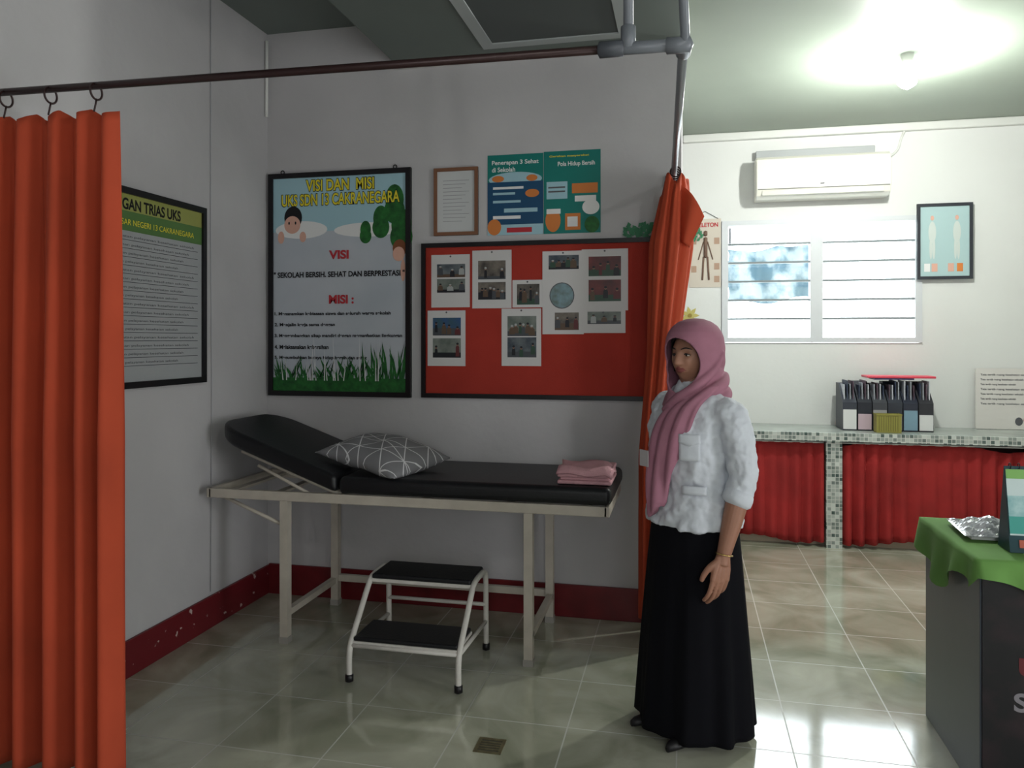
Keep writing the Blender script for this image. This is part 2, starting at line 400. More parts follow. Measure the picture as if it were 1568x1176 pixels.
for i in range(4):
    torus(f'ring_{i+1}',(-0.045-0.002*i,3.68+0.05*i,2.236),0.024,0.0035,'y',dgrey,rc)

# ---------------- VISI poster
P=BW(YB)
v_=empty('vision_mission_poster',(-1.89,YB-0.01,1.76))
x0,x1,z0,z1=-2.322,-1.465,1.132,2.392
box('board_backing',(x0,YB-0.014,z0),(x1,YB-0.001,z1),mat('poster_panel',(172,180,190),0.35,rgb2=(192,196,204),nscale=2),v_)
frame2d('frame',x0,x1,z0,z1,0.028,0.026,P,black,v_)
xi0,xi1,zi0,zi1=x0+0.028,x1-0.028,z0+0.028,z1-0.028
rect('sky_band',xi0,xi1,2.06,zi1,P,0.0150,ltblue,v_)
ell('cloud_a',-2.12,2.07,0.16,0.05,P,0.0154,white,v_);ell('cloud_b',-1.72,2.06,0.2,0.04,P,0.0155,white,v_)
for i,(bx,bz,s) in enumerate(((-1.64,2.12,1.0),(-1.56,2.22,1.2),(-1.52,2.08,1.3),(-1.73,2.06,.7))):
    ell(f'tree_{i}a',bx,bz,0.045*s,0.07*s,P,0.0158+0.0002*i,green,v_); ell(f'tree_{i}b',bx,bz-0.05*s,0.05*s,0.06*s,P,0.0159+0.0002*i,green,v_)
ell('tree_trunk_leafs',-1.52,2.0,0.03,0.11,P,0.0165,green,v_)
ell('child_hair',-2.17,2.14,0.055,0.065,P,0.0160,inkblk,v_);ell('child_face',-2.175,2.10,0.05,0.05,P,0.0164,skinposter,v_)
for k,(ex,ez) in enumerate(((-2.195,2.11),(-2.155,2.11))): ell(f'child_eye_{k}',ex,ez,0.005,0.009,P,0.0166,inkblk,v_)
ell('child_hand_a',-2.245,2.03,0.02,0.035,P,0.0164,skinposter,v_);ell('child_hand_b',-2.11,2.03,0.02,0.03,P,0.0164,skinposter,v_)
ell('child2_hair',-1.53,1.95,0.04,0.05,P,0.0168,mat('ink_brown',(120,70,40),0.6),v_);ell('child2_face',-1.535,1.92,0.035,0.04,P,0.0170,skinposter,v_)
ell('child2_arm',-1.51,1.83,0.014,0.06,P,0.0169,skinposter,v_)
for nm,b,u0,u1,a0,a1 in (('t1','VISI DAN  MISI',-2.09,-1.68,2.285,2.35),('t2','UKS SDN 13 CAKRANEGARA',-2.24,-1.53,2.205,2.27)):
    text(nm+'_shadow',b,u0-0.004,u1+0.004,a0-0.004,a1+0.004,P,0.0172,inkblk,v_,bold=0.06)
    text(nm,b,u0,u1,a0,a1,P,0.0178,yellow,v_,bold=0.02)
text('t3','VISI',-1.95,-1.83,1.90,1.95,P,0.0175,inkred,v_,bold=0.04)
text('t4','" SEKOLAH BERSIH, SEHAT DAN BERPRESTASI "',-2.29,-1.50,1.795,1.833,P,0.0175,inkblk,v_,bold=0.03)
text('t5','MISI :',-1.95,-1.80,1.65,1.70,P,0.0175,inkred,v_,bold=0.04)
lines=['1. Menanamkan kebiasaan siswa dan seluruh warga sekolah','2. Menjalin kerja sama dengan','3. Mengembangkan sikap mandiri dengan memanfaatkan lingkungan','4. Melaksanakan kebersihan','5. Menumbuhkan budaya hidup bersih dan sehat']
for i,l in enumerate(lines):
    ww=0.0128*len(l); text(f'line_{i}',l,-2.285,-2.285+min(ww,0.77),1.582-0.062*i,1.606-0.062*i,P,0.0175,inkblk,v_,bold=0.03)
rect('grass_base',xi0,xi1,zi0,zi0+0.075,P,0.0180,green,v_)
V=[];F=[]
for i in range(120):
    bx=random.uniform(xi0+0.01,xi1-0.01); hh=random.uniform(0.06,0.2)*(1.2 if bx>-1.75 else 0.8); lean=random.uniform(-0.07,0.07)
    tx=min(max(bx+lean,xi0+0.004),xi1-0.004)
    b0=len(V); V+=[P(bx-0.006,zi0+0.05,0.0182+i*2e-6),P(bx+0.006,zi0+0.05,0.0182+i*2e-6),P(bx+lean*0.4+0.004,zi0+0.05+hh*0.6,0.0182+i*2e-6),P(tx,zi0+0.05+hh,0.0182+i*2e-6)]; F.append((b0,b0+1,b0+2,b0+3))
mesh('grass_blades',V,F,green,v_,recalc=False)
V=[];F=[]
for i in range(22):
    bx=random.uniform(xi0+0.05,xi1-0.05); hh=random.uniform(0.1,0.28)
    b0=len(V); V+=[P(bx-0.003,zi0+0.06,0.0186),P(bx+0.003,zi0+0.06,0.0186),P(bx+random.uniform(-.02,.02),zi0+0.06+hh,0.0186)];F.append((b0,b0+1,b0+2))
mesh('white_reeds',V,F,white,v_,recalc=False)
for i,x in enumerate((-2.24,-1.56)): torus(f'hanger_{i}',(x,YB-0.008,z1+0.01),0.01,0.003,'y',black,v_)

# certificate
c_=empty('framed_certificate',(-1.21,YB-0.01,2.2))
x0,x1,z0,z1=-1.333,-1.086,2.013,2.378
box('paper',(x0,YB-0.01,z0),(x1,YB-0.001,z1),mat('certificate_paper',(200,202,203),0.4),c_)
frame2d('frame',x0,x1,z0,z1,0.018,0.02,P,mat('wood_frame',(125,85,62),0.45),c_)
lgk=mat('ink_light_grey',(150,150,155),0.7)
for i in range(12):
    rect(f'print_{i}',x0+0.05,x1-0.05-0.02*(i%3),z1-0.07-0.02*i,z1-0.067-0.02*i,P,0.0108,lgk,c_)

def infog(name,x0,x1,z0,z1,base,spec):
    e=empty(name,((x0+x1)/2,YB-0.003,(z0+z1)/2))
    box('sheet',(x0,YB-0.003,z0),(x1,YB-0.0005,z1),base,e)
    w_=x1-x0;h_=z1-z0
    for i,(k,a,b,c,d,m,*t) in enumerate(spec):
        A=(x0+a*w_,x0+b*w_,z0+c*h_,z0+d*h_)
        if k=='r': rect(f'block_{i}',*A,P,0.0034+0.0001*i,m,e)
        if k=='e': ell(f'blob_{i}',(A[0]+A[1])/2,(A[2]+A[3])/2,(A[1]-A[0])/2,(A[3]-A[2])/2,P,0.0034+0.0001*i,m,e)
        if k=='t': text(f'text_{i}',t[0],*A,P,0.0034+0.0001*i,m,e,bold=0.02)
    return e
og=mat('poster_orange',(206,122,58),0.5)
infog('health_poster',-1.035,-0.732,2.007,2.436,teal,[('r',0,1,0.0,0.66,navy),('e',0.02,0.98,0.60,0.78,ltblue),('r',0,1,0.52,0.66,navy),('t',0.08,0.92,0.86,0.93,white,'Penerapan 3 Sehat'),('t',0.08,0.5,0.785,0.845,white,'di Sekolah'),('e',.08,.30,.66,.74,og),('e',.7,.9,.66,.74,og),('r',.1,.65,.57,.60,white),('r',.1,.5,.50,.53,ltblue),('e',.68,.93,.46,.56,og),('r',.1,.6,.40,.43,ltblue),('r',.3,.9,.28,.33,ltblue),('r',.1,.6,.20,.24,white),('r',0,1,0,.13,ltblue),('e',.0,.25,.0,.2,og),('r',.35,.8,.03,.09,inkred)])
infog('health_poster',-0.729,-0.429,2.007,2.44,teal,[('t',0.25,0.9,0.80,0.87,white,'Pola Hidup Bersih'),('t',0.1,0.8,0.92,0.95,yellow,'Gerakan masyarakat'),('r',.05,.42,.42,.63,ltblue),('r',.08,.38,.55,.57,inkg),('r',.08,.38,.5,.52,inkg),('r',.5,.95,.48,.60,og),('r',.55,.92,.38,.45,white),('e',.68,.98,.22,.4,white),('e',.03,.3,.02,.3,og),('r',.05,.3,.24,.3,white),('r',.38,.65,.04,.24,og),('r',.42,.6,.08,.2,white),('e',.72,.98,.0,.2,green)])

# red notice board
nb=empty('red_notice_board',(-0.77,YB-0.01,1.55))
x0,x1,z0,z1=-1.402,-0.13,1.135,1.972
box('felt',(x0,YB-0.016,z0),(x1,YB-0.001,z1),mat('red_felt',(168,52,40),0.9,noise=0.15,nscale=4,bump=0.2,bscale=200),nb)
frame2d('frame',x0,x1,z0,z1,0.024,0.028,P,black,nb)
pho=[mat('photo_bg_a',(88,98,92),0.4,rgb2=(130,136,130),nscale=18),mat('photo_bg_b',(120,112,104),0.4,rgb2=(60,56,54),nscale=24),mat('photo_bg_c',(48,60,72),0.4,rgb2=(110,116,120),nscale=18)]
phr=mat('photo_bg_red',(120,60,60),0.4,rgb2=(80,50,52),nscale=18); phb=mat('photo_bg_blue',(40,78,140),0.4,rgb2=(60,90,90),nscale=12)
clo=[mat('photo_cloth_dark',(28,30,38),0.4),mat('photo_cloth_white',(165,168,168),0.4),mat('photo_cloth_maroon',(96,44,48),0.4),mat('photo_cloth_brown',(92,74,60),0.4),mat('photo_cloth_green',(50,76,62),0.4),mat('photo_cloth_grey',(70,74,80),0.4)]
fsk=mat('photo_skin',(140,106,88),0.4)
def sheet(i,a,b,c,d,pics):
    rect(f'paper_{i}',a,b,c,d,P,0.0165+0.0004*i,mat('pinned_paper',(204,202,202),0.6),nb)
    for j,(pa,pb,pc,pd,m) in enumerate(pics):
        ua,ub,va,vb=a+(b-a)*pa,a+(b-a)*pb,c+(d-c)*pc,c+(d-c)*pd
        of=0.0166+0.0004*i
        rect(f'photo_{i}_{j}',ua,ub,va,vb,P,of,m,nb)
        w_=ub-ua;h_=vb-va; n_=random.randint(2,6)
        gh=random.uniform(.15,.45)
        rect(f'ground_{i}_{j}',ua,ub,va,va+h_*gh,P,of+2e-5,clo[random.choice((0,3,5,4))],nb)
        for k in range(n_):
            cx=ua+w_*(0.14+0.72*(k+random.uniform(-.2,.2))/max(1,n_-1)); cx=min(max(cx,ua+w_*.12),ub-w_*.12)
            b0_=va+h_*random.uniform(0.01,.2); hz_=b0_+h_*random.uniform(.32,.58); bw=w_*random.uniform(.05,.12)
            cm=random.choice(clo)
            poly(f'person_{i}_{j}_{k}',[(cx-bw,b0_),(cx+bw,b0_),(cx+bw*.9,hz_-h_*.08),(cx+bw*.4,hz_),(cx-bw*.4,hz_),(cx-bw*.9,hz_-h_*.08)],P,of+4e-5+k*1e-5,cm,nb)
            ell(f'face_{i}_{j}_{k}',cx,hz_+h_*.05,w_*.04,h_*.075,P,of+1.2e-4,fsk,nb,10)
            ell(f'hairp_{i}_{j}_{k}',cx,hz_+h_*.09,w_*.045,h_*.06,P,of+1.3e-4,clo[random.choice((0,0,1))],nb,10)
    ell(f'pin_{i}',(a+b)/2,d-0.01,0.005,0.005,P,0.0169+0.0004*i,inkg,nb)
sheet(1,-1.347,-1.13,1.624,1.909,[(.15,.88,.28,.54,pho[0]),(.15,.88,.57,.82,pho[2])])
sheet(2,-1.116,-.90,1.617,1.927,[(.15,.85,.5,.82,pho[1]),(.15,.85,.15,.45,pho[1])])
sheet(3,-.895,-.733,1.62,1.765,[(.15,.9,.1,.85,pho[1])])
sheet(4,-1.368,-1.154,1.307,1.607,[(.14,.88,.55,.87,phb),(.14,.88,.15,.5,pho[0])])
sheet(5,-.954,-.74,1.31,1.614,[(.15,.88,.52,.87,pho[0]),(.15,.88,.15,.5,pho[2])])
sheet(6,-.733,-.515,1.478,1.913,[(.15,.88,.78,.95,pho[2]),(.3,.88,.05,.26,pho[1])])
ell('globe_ring',-.63,1.68,.066,.069,P,0.0193,inkg,nb)
ell('globe',-.63,1.68,.061,.064,P,0.0195,mat('globe_print',(130,160,172),0.4,rgb2=(96,106,96),nscale=22),nb)
sheet(7,-.526,-.287,1.60,1.918,[(.15,.85,.56,.88,phr),(.15,.85,.15,.5,phr)])
sheet(8,-.53,-.30,1.484,1.60,[(.15,.9,.4,.95,pho[0])])
# green paper garlands
leafm=mat('leaf_paper',(52,120,84),0.6)
def garland(x0g,x1g,z0g,z1g,Yg,n):
    ga=empty('paper_leaf_garland',((x0g+x1g)/2,Yg-0.02,(z0g+z1g)/2))
    V=[];F=[]
    for i in range(n):
        cx=random.uniform(x0g,x1g); cz=random.uniform(z0g,z1g); a=random.uniform(0,6.28); l=0.032
        b0=len(V)
        for (s,t) in ((0,0),(0.5,0.35),(1,0),(0.5,-0.35)):
            V.append((cx+l*(s*math.cos(a)-t*math.sin(a)),Yg-0.005-0.0003*i,cz+l*(s*math.sin(a)+t*math.cos(a))))
        F.append((b0,b0+1,b0+2,b0+3))
    mesh('leaves',V,F,leafm,ga,recalc=False)
garland(-0.30,-0.12,1.985,2.03,YB,60)
garland(0.03,0.12,2.24,2.33,YF-0.004,36)

# left wall poster
Q=LW(XL)
lq=empty('framed_organisation_chart',(XL+0.01,2.95,1.67))
y0,y1,z0,z1=2.45,3.39,1.239,2.10
box('panel',(XL+0.001,y0,z0),(XL+0.014,y1,z1),mat('chart_paper',(160,163,165),0.5),lq)
frame2d('frame',y0,y1,z0,z1,0.028,0.026,Q,black,lq)
rect('head_a',y0+.028,y1-.028,2.0,z1-.028,Q,0.0145,mat('chart_olive',(150,154,84),0.5),lq)
rect('head_b',y0+.028,y1-.028,1.915,2.0,Q,0.0147,mat('chart_green',(84,120,66),0.5),lq)
text('title','PEMBINAAN DAN PENGEMBANGAN TRIAS UKS',2.2,3.2,2.005,2.055,Q,0.0155,inkblk,lq,bold=0.03) if False else text('title','PENGEMBANGAN TRIAS UKS',2.5,3.2,2.005,2.055,Q,0.0155,inkblk,lq,bold=0.03)
text('subtitle','SEKOLAH DASAR NEGERI 13 CAKRANEGARA',2.6,3.3,1.94,1.965,Q,0.0155,yellow,lq)
for i in range(16):
    z=1.875-0.036*i
    rect(f'rule_{i}',y0+0.05,y1-0.06,z,z+0.0025,Q,0.0152,inkg,lq)
    text(f'row_{i}','Melaksanakan kegiatan pelayanan kesehatan sekolah',2.55,3.30-0.04*(i%4),z+0.009,z+0.022,Q,0.0152,inkg,lq)

# ---------------- far wall items
R=BW(YF)
sk=empty('skeleton_poster',(0.155,YF-0.004,2.13))
box('sheet',(0.03,YF-0.004,1.86),(0.272,YF-0.0005,2.40),mat('poster_cream',(200,190,178),0.6),sk)
text('title','SKELETON',0.06,0.25,2.335,2.37,R,0.006,inkred,sk,bold=0.03)
bonem=mat('bone_ink',(110,85,72),0.6); dx=-0.02
tubes('figure',[([(0.175+dx,YF-0.005,2.25),(0.175+dx,YF-0.005,2.1)],0.016),([(0.16+dx,YF-0.005,2.1),(0.15+dx,YF-0.005,1.92)],0.008),([(0.19+dx,YF-0.005,2.1),(0.2+dx,YF-0.005,1.92)],0.008),([(0.16+dx,YF-0.005,2.22),(0.12+dx,YF-0.005,2.08)],0.005),([(0.19+dx,YF-0.005,2.22),(0.23+dx,YF-0.005,2.08)],0.005),([(0.175+dx,YF-0.005,2.30),(0.175+dx,YF-0.005,2.27)],0.016)],bonem,sk,segs=6)
for i,(a_,b_) in enumerate(((0.045,1.98),(0.22,2.2),(0.22,2.0),(0.045,2.2),(0.22,1.9))):
    rect(f'note_{i}',a_,a_+0.04,b_,b_+0.05,R,0.006,mat('note_ink',(170,140,120),0.6),sk)
tube('string',[(0.05,YF-0.006,2.40),(0.15,YF-0.006,2.46),(0.25,YF-0.006,2.40)],0.002,inkblk,sk)
fr=empty('framed_anatomy_picture',(1.86,YF-0.03,2.17))
R2=BW(YF-0.025)
box('picture',(1.672,YF-0.036,1.894),(2.045,YF-0.025,2.452),mat('picture_pale_blue',(168,194,196),0.35),fr)
frame2d('frame',1.672,2.045,1.894,2.452,0.022,0.02,R2,mat('charcoal_frame',(45,48,55),0.4),fr)
pgw=mat('body_print',(196,204,200),0.5)
for i,xx in enumerate((1.775,1.94)):
    ell(f'body_{i}',xx,2.24,0.026,0.08,R2,0.0125,pgw,fr); ell(f'headp_{i}',xx,2.345,0.012,0.018,R2,0.0126,skinposter,fr); ell(f'legsp_{i}',xx-0.01,2.12,0.010,0.08,R2,0.0127,pgw,fr); ell(f'legsq_{i}',xx+0.01,2.12,0.010,0.08,R2,0.0127,pgw,fr)
for i,xx in enumerate((1.72,1.77,1.88,1.94)):
    rect(f'diagram_{i}',xx,xx+0.04,1.95,2.01,R2,0.0125,(white,skinposter,skinposter,og)[i],fr)
box('wall_mount_block',(1.80,YF-0.025,2.1),(1.9,YF-0.001,2.2),black,fr)
pf=empty('yellow_paper_flower',(0.03,YF-0.01,1.64))
pal=mat('petal_yellow',(188,176,104),0.6)
for k in range(7):
    a=2*math.pi*k/7
    poly(f'petal_{k}',[(0.035+0.012*math.cos(a+1.2),1.64+0.012*math.sin(a+1.2)),(0.035+0.045*math.cos(a+.35),1.64+0.045*math.sin(a+.35)),(0.035+0.075*math.cos(a),1.64+0.075*math.sin(a)),(0.035+0.045*math.cos(a-.35),1.64+0.045*math.sin(a-.35)),(0.035+0.012*math.cos(a-1.2),1.64+0.012*math.sin(a-1.2))],R,0.002+0.0005*k,pal,pf)
ell('centre',0.035,1.64,0.016,0.016,R,0.008,mat('petal_centre',(150,130,60),0.6),pf)

# ---------------- counter
ct=empty('tiled_counter',(1.4,5.97,0.4))
box('counter_top',(-0.018,5.70,0.775),(XR-0.002,YF-0.002,0.80),mat('counter_tile',(160,168,162),0.25,noise=0.15,nscale=6),ct,bev=0.002)
box('mosaic_edge',(-0.018,5.68,0.745),(XR-0.002,5.70,0.803),mosaic,ct)
box('pillar',(0.955,5.70,0.0),(1.06,5.80,0.774),mosaic,ct)
box('plinth',(-0.018,5.80,0),(XR-0.002,5.86,0.06),mat('beige_curb',(176,160,140),0.5),ct)
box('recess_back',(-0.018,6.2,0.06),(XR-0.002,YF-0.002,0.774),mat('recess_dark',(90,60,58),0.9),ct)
def under(name,xa,xb,folds,ph):
    e=empty(name,((xa+xb)/2,5.71,0.4))
    def fn(u,v):
        q=u*folds*2*math.pi+ph+1.6*math.sin(3.3*u+ph)+0.5*v*math.sin(9*u)
        am=(0.014+0.016*v)*(0.65+0.35*math.sin(7*u+ph))
        sag=0.035*max(0,math.sin(u*3.1*2+ph*2))**3
        return (min(max(xa+(xb-xa)*u+0.010*math.cos(q),xa),xb),5.738+am*math.sin(q)+0.3*am*math.sin(2*q+1),0.727-sag*(1-v)-(0.685+0.02*math.sin(u*9+ph))*v)
    grid('cloth',fn,int(folds*16),14,redcl,e,thick=0.003)
    tube('rod',[(xa,5.738,0.729),(xb,5.738,0.729)],0.005,trim_m,e)
under('red_counter_curtain',0.0,0.945,12,0.3)
under('red_counter_curtain',1.07,2.2,13,1.1)
under('red_counter_curtain',2.22,3.15,12,2.0)

# magazine files
mf=empty('magazine_file_rack',(1.4,6.02,0.8))
cols=[(50,54,64),(32,35,44),(60,62,68),(42,46,56),(36,40,54),(40,40,46)]
labels=[(212,212,212),(190,168,178),(150,150,150),(120,122,122),(120,150,168),(212,212,212)]
n=6; xw=0.60/n
for i in range(n):
    xa=1.10+i*xw; xb=xa+xw-0.006
    mm=mat(f'file_{i}',cols[i],0.45)
    hgt=0.33+0.015*((i*3)%2)
    prof=[(5.90,0.801),(6.16,0.801),(6.16,0.801+hgt),(6.06,0.801+hgt),(5.90,0.801+0.2)]
    V=[(x,y,z) for x in (xa,xb) for y,z in prof]; k=5
    F=[(j,(j+1)%k,k+(j+1)%k,k+j) for j in range(k)]+[(4,3,2,1,0),(5,6,7,8,9)]
    mesh(f'file_{i}',V,F,mm,mf)
    box(f'label_{i}',(xa+0.003,5.896,0.81),(xb-0.003,5.8995,0.95-0.03*(i%2)),mat(f'label_{i}',labels[i],0.5),mf)
    for j in range(4):
        xx=xa+0.012+j*0.02
        box(f'folder_{i}_{j}',(xx,5.925,0.96),(xx+0.006,6.1,1.12+0.04*random.random()),mat(f'folder_{(i+j)%4}',[(188,190,198),(48,56,78),(150,154,162),(84,66,78)][(i+j)%4],0.5),mf)
box('pink_folder',(1.27,5.93,1.175),(1.72,6.13,1.19),mat('pink_folder',(205,62,82),0.4),mf,bev=0.003)
box('blue_folder',(1.32,5.94,1.163),(1.58,6.12,1.174),mat('folder_purple',(66,58,116),0.4),mf)
bk=empty('yellow_basket',(1.38,5.84,0.86))
ym=mat('basket_plastic',(140,134,62),0.5)
rg=[]
for t,z in ((0,0.802),(1,0.93)):
    e_=0.010*t; rg.append((1.31-e_,1.45+e_,5.80-e_,5.875+e_*0.5,z))
L=[]
(a0,b0,c0_,d0,z0_),(a1,b1,c1_,d1_,z1_)=rg
boxes('basket_walls',[((a1,c1_,z0_),(b1,c1_+.004,z1_)),((a1,d1_-.004,z0_),(b1,d1_,z1_)),((a1,c1_+.004,z0_),(a1+.004,d1_-.004,z1_)),((b1-.004,c1_+.004,z0_),(b1,d1_-.004,z1_)),((a1+.004,c1_+.004,z0_),(b1-.004,d1_-.004,z0_+.004))],ym,bk)
boxes('basket_rim',[((a1-.004,c1_-.004,z1_-.008),(b1+.004,c1_,z1_+.002)),((a1-.004,c1_,z1_-.008),(a1,d1_,z1_+.002)),((b1,c1_,z1_-.008),(b1+.004,d1_,z1_+.002))],ym,bk)
boxes('basket_ribs',[((a1+0.015*i,c1_-.002,z0_+.01),(a1+0.015*i+.004,c1_,z1_-.012)) for i in range(1,10)],mat('basket_rib',(112,106,48),0.5),bk)
nc=empty('notice_card',(2.27,6.15,1.0))
box('card',(2.06,6.2,0.802),(2.48,6.215,1.24),mat('card_cream',(214,210,206),0.5),nc)
R3=BW(6.2)
for i in range(7):
    text(f'words_{i}','Tata tertib ruang kesehatan sekolah',2.09,2.42-0.05*(i%3),1.185-0.035*i,1.203-0.035*i,R3,0.001,inkg,nc,bold=0.02)
ell('picture_a',2.40,0.87,0.03,0.03,R3,0.001,inkred,nc); ell('picture_b',2.34,0.86,0.025,0.03,R3,0.0015,inkg,nc)
box('card_foot',(2.10,6.215,0.801),(2.44,6.245,0.83),black,nc)

# ---------------- bed
bd=empty('examination_bed',(-1.28,3.63,0.4))
zf=0.70
box('frame_front',(-2.27,3.335,zf-0.02),(-0.33,3.36,zf+0.025),steel,bd,bev=0.004)
box('frame_rear',(-2.27,3.905,zf-0.02),(-0.33,3.93,zf+0.025),steel,bd,bev=0.004)
box('frame_head',(-2.28,3.335,zf-0.02),(-2.255,3.93,zf+0.025),steel,bd,bev=0.004)
box('frame_foot',(-0.345,3.335,zf-0.02),(-0.32,3.93,zf+0.025),steel,bd,bev=0.004)
boxes('slats',[((x,3.35,zf),(x+0.04,3.92,zf+0.012)) for x in (-2.2,-1.95,-1.62,-1.2,-0.8,-0.45)],steel,bd)
Lg=[]
for x in (-1.89,-0.70):
    for y in (3.34,3.885):
        Lg.append(((x,y,0.012),(x+0.04,y+0.04,zf)))
boxes('legs',Lg,steel,bd)
boxes('leg_feet',[((a_[0]-0.003,a_[1]-0.003,0),(b_[0]+0.003,b_[1]+0.003,0.03)) for a_,b_ in Lg],mat('rubber_cream',(150,146,140),0.7),bd)
boxes('stretchers',[((-1.89,3.36,0.12),(-1.86,3.9,0.15)),((-0.69,3.36,0.12),(-0.66,3.9,0.15)),((-1.87,3.895,0.13),(-0.68,3.92,0.165))],steel,bd)
ang=math.radians(20); hx,hz=-1.595,zf+0.03
tubes('braces',[([(-2.22,3.36,zf-0.01),(-1.88,3.36,0.56)],0.009),([(-1.6,3.62,zf),(-1.95,3.62,0.63)],0.009),([(-2.02,3.37,0.84),(-1.72,3.37,0.70)],0.008),([(-2.02,3.88,0.84),(-1.72,3.88,0.70)],0.008)],steel,bd)
mt=box('mattress_flat',(-1.585,3.325,zf+0.028),(-0.31,3.93,zf+0.108),vinyl,bd,bev=0.028,seg=4)
outl=[]
hl=0.70
for k in range(9):
    a=math.pi/2*k/8; outl.append((hl-0.16+0.16*math.sin(a),3.335+0.16-0.16*math.cos(a)))
for k in range(9):
    a=math.pi/2*k/8; outl.append((hl-0.16+0.16*math.cos(a),3.925-0.16+0.16*math.sin(a)))
outl=[(0,3.325)]+outl+[(0,3.93)]
def inc(s,y,t): return (hx-s*math.cos(ang), y, hz+s*math.sin(ang)+t)
k=len(outl)
V=[inc(s,y,0) for s,y in outl]+[inc(s,y,0.082) for s,y in outl]
F=[(i,(i+1)%k,k+(i+1)%k,k+i) for i in range(k)]+[tuple(range(k))[::-1],tuple(range(k,2*k))]
br_=mesh('backrest',V,F,vinyl,bd); q=br_.modifiers.new('b','BEVEL'); q.width=0.024;q.segments=4;q.limit_method='ANGLE';q.angle_limit=math.radians(50)
for pl in br_.data.polygons: pl.use_smooth=True
br_.modifiers.new('wn','WEIGHTED_NORMAL')
tubes('backrest_bars',[([(hx,3.38,hz-0.012),(hx-0.55*math.cos(ang),3.38,hz-0.012+0.55*math.sin(ang))],0.011),([(hx,3.88,hz-0.012),(hx-0.55*math.cos(ang),3.88,hz-0.012+0.55*math.sin(ang))],0.011)],steel,bd)

# pillow
pm=bpy.data.materials.new('pillow_fabric'); pm.use_nodes=True; nt=pm.node_tree; b=nt.nodes['Principled BSDF']
tc=nt.nodes.new('ShaderNodeTexCoord')
acc=None
for rot,sc in ((20,0.11),(80,0.11),(140,0.11),(110,0.19)):
    mp=nt.nodes.new('ShaderNodeMapping'); mp.inputs['Rotation'].default_value=(0,0,math.radians(rot)); nt.links.new(tc.outputs['Object'],mp.inputs[0])
    sp=nt.nodes.new('ShaderNodeSeparateXYZ'); nt.links.new(mp.outputs[0],sp.inputs[0])
    md=nt.nodes.new('ShaderNodeMath'); md.operation='PINGPONG'; md.inputs[1].default_value=sc/2; nt.links.new(sp.outputs['X'],md.inputs[0])
    ls=nt.nodes.new('ShaderNodeMath'); ls.operation='LESS_THAN'; ls.inputs[1].default_value=0.0024; nt.links.new(md.outputs[0],ls.inputs[0])
    if acc is None: acc=ls
    else:
        mxm=nt.nodes.new('ShaderNodeMath'); mxm.operation='MAXIMUM'; nt.links.new(acc.outputs[0],mxm.inputs[0]); nt.links.new(ls.outputs[0],mxm.inputs[1]); acc=mxm
mx=nt.nodes.new('ShaderNodeMix'); mx.data_type='RGBA'; mx.inputs[6].default_value=(*lin((128,128,132)),1); mx.inputs[7].default_value=(*lin((222,222,225)),1)
nt.links.new(acc.outputs[0],mx.inputs[0]); nt.links.new(mx.outputs[2],b.inputs['Base Color']); b.inputs['Roughness'].default_value=0.9
V=[];F=[];n=30
for s in (1,-1):
    for j in range(n+1):
        for i in range(n+1):
            u=-1+2*i/n; v=-1+2*j/n
            h=0.065*(max(0,1-abs(u)**3.0)**0.6)*(max(0,1-abs(v)**3.0)**0.6)
            px=0.265*u*(1-0.10*(1-v*v)*abs(u)**3); py=0.21*v*(1-0.12*(1-u*u)*abs(v)**3)
            h+=0.008*math.sin(7*u+3*v)*(1-u*u)*(1-v*v)
            sag=-0.03*max(0,u)*1.0*(0.5+0.5*abs(u)) # soft droop toward the flat mattress
            V.append((px,py,s*h+sag*(1-abs(v)*0.2)))
off=(n+1)**2
for s in (0,1):
    for j in range(n):
        for i in range(n):
            F.append((s*off+j*(n+1)+i,s*off+j*(n+1)+i+1,s*off+(j+1)*(n+1)+i+1,s*off+(j+1)*(n+1)+i))
pw=mesh('pillow',V,F,pm,None,smooth=True)
bm=bmesh.new(); bm.from_mesh(pw.data); bmesh.ops.remove_doubles(bm,verts=bm.verts,dist=0.0005); bmesh.ops.recalc_face_normals(bm,faces=bm.faces); bm.to_mesh(pw.data); bm.free()
pw.location=(-1.455,3.57,0.890); pw.rotation_euler=(math.radians(6),math.radians(6),math.radians(-22))

# folded pink cloth
fc=empty('folded_pink_towel',(-0.42,3.5,0.84))
pk=mat('pink_towel',(200,152,160),0.95,noise=0.12,nscale=20,bump=0.4,bscale=150)
for i in range(4):
    zz=0.811+i*0.015
    o=box(f'fold_{i}',(-0.555+0.012*(i%2),3.37+0.01*(i%2),zz),(-0.315-0.008*(i%3),3.64,zz+0.017),pk,fc,bev=0.007,seg=3)
grid('top_drape',lambda u,v:(-0.558+0.245*u+0.01*math.sin(5*v),3.362+0.285*v,0.877+0.006*math.sin(8*u+3*v)+0.005*math.sin(11*v)-0.022*max(0,1-v*8)-0.02*max(0,u*8-7)),16,16,pk,fc,thick=0.006)

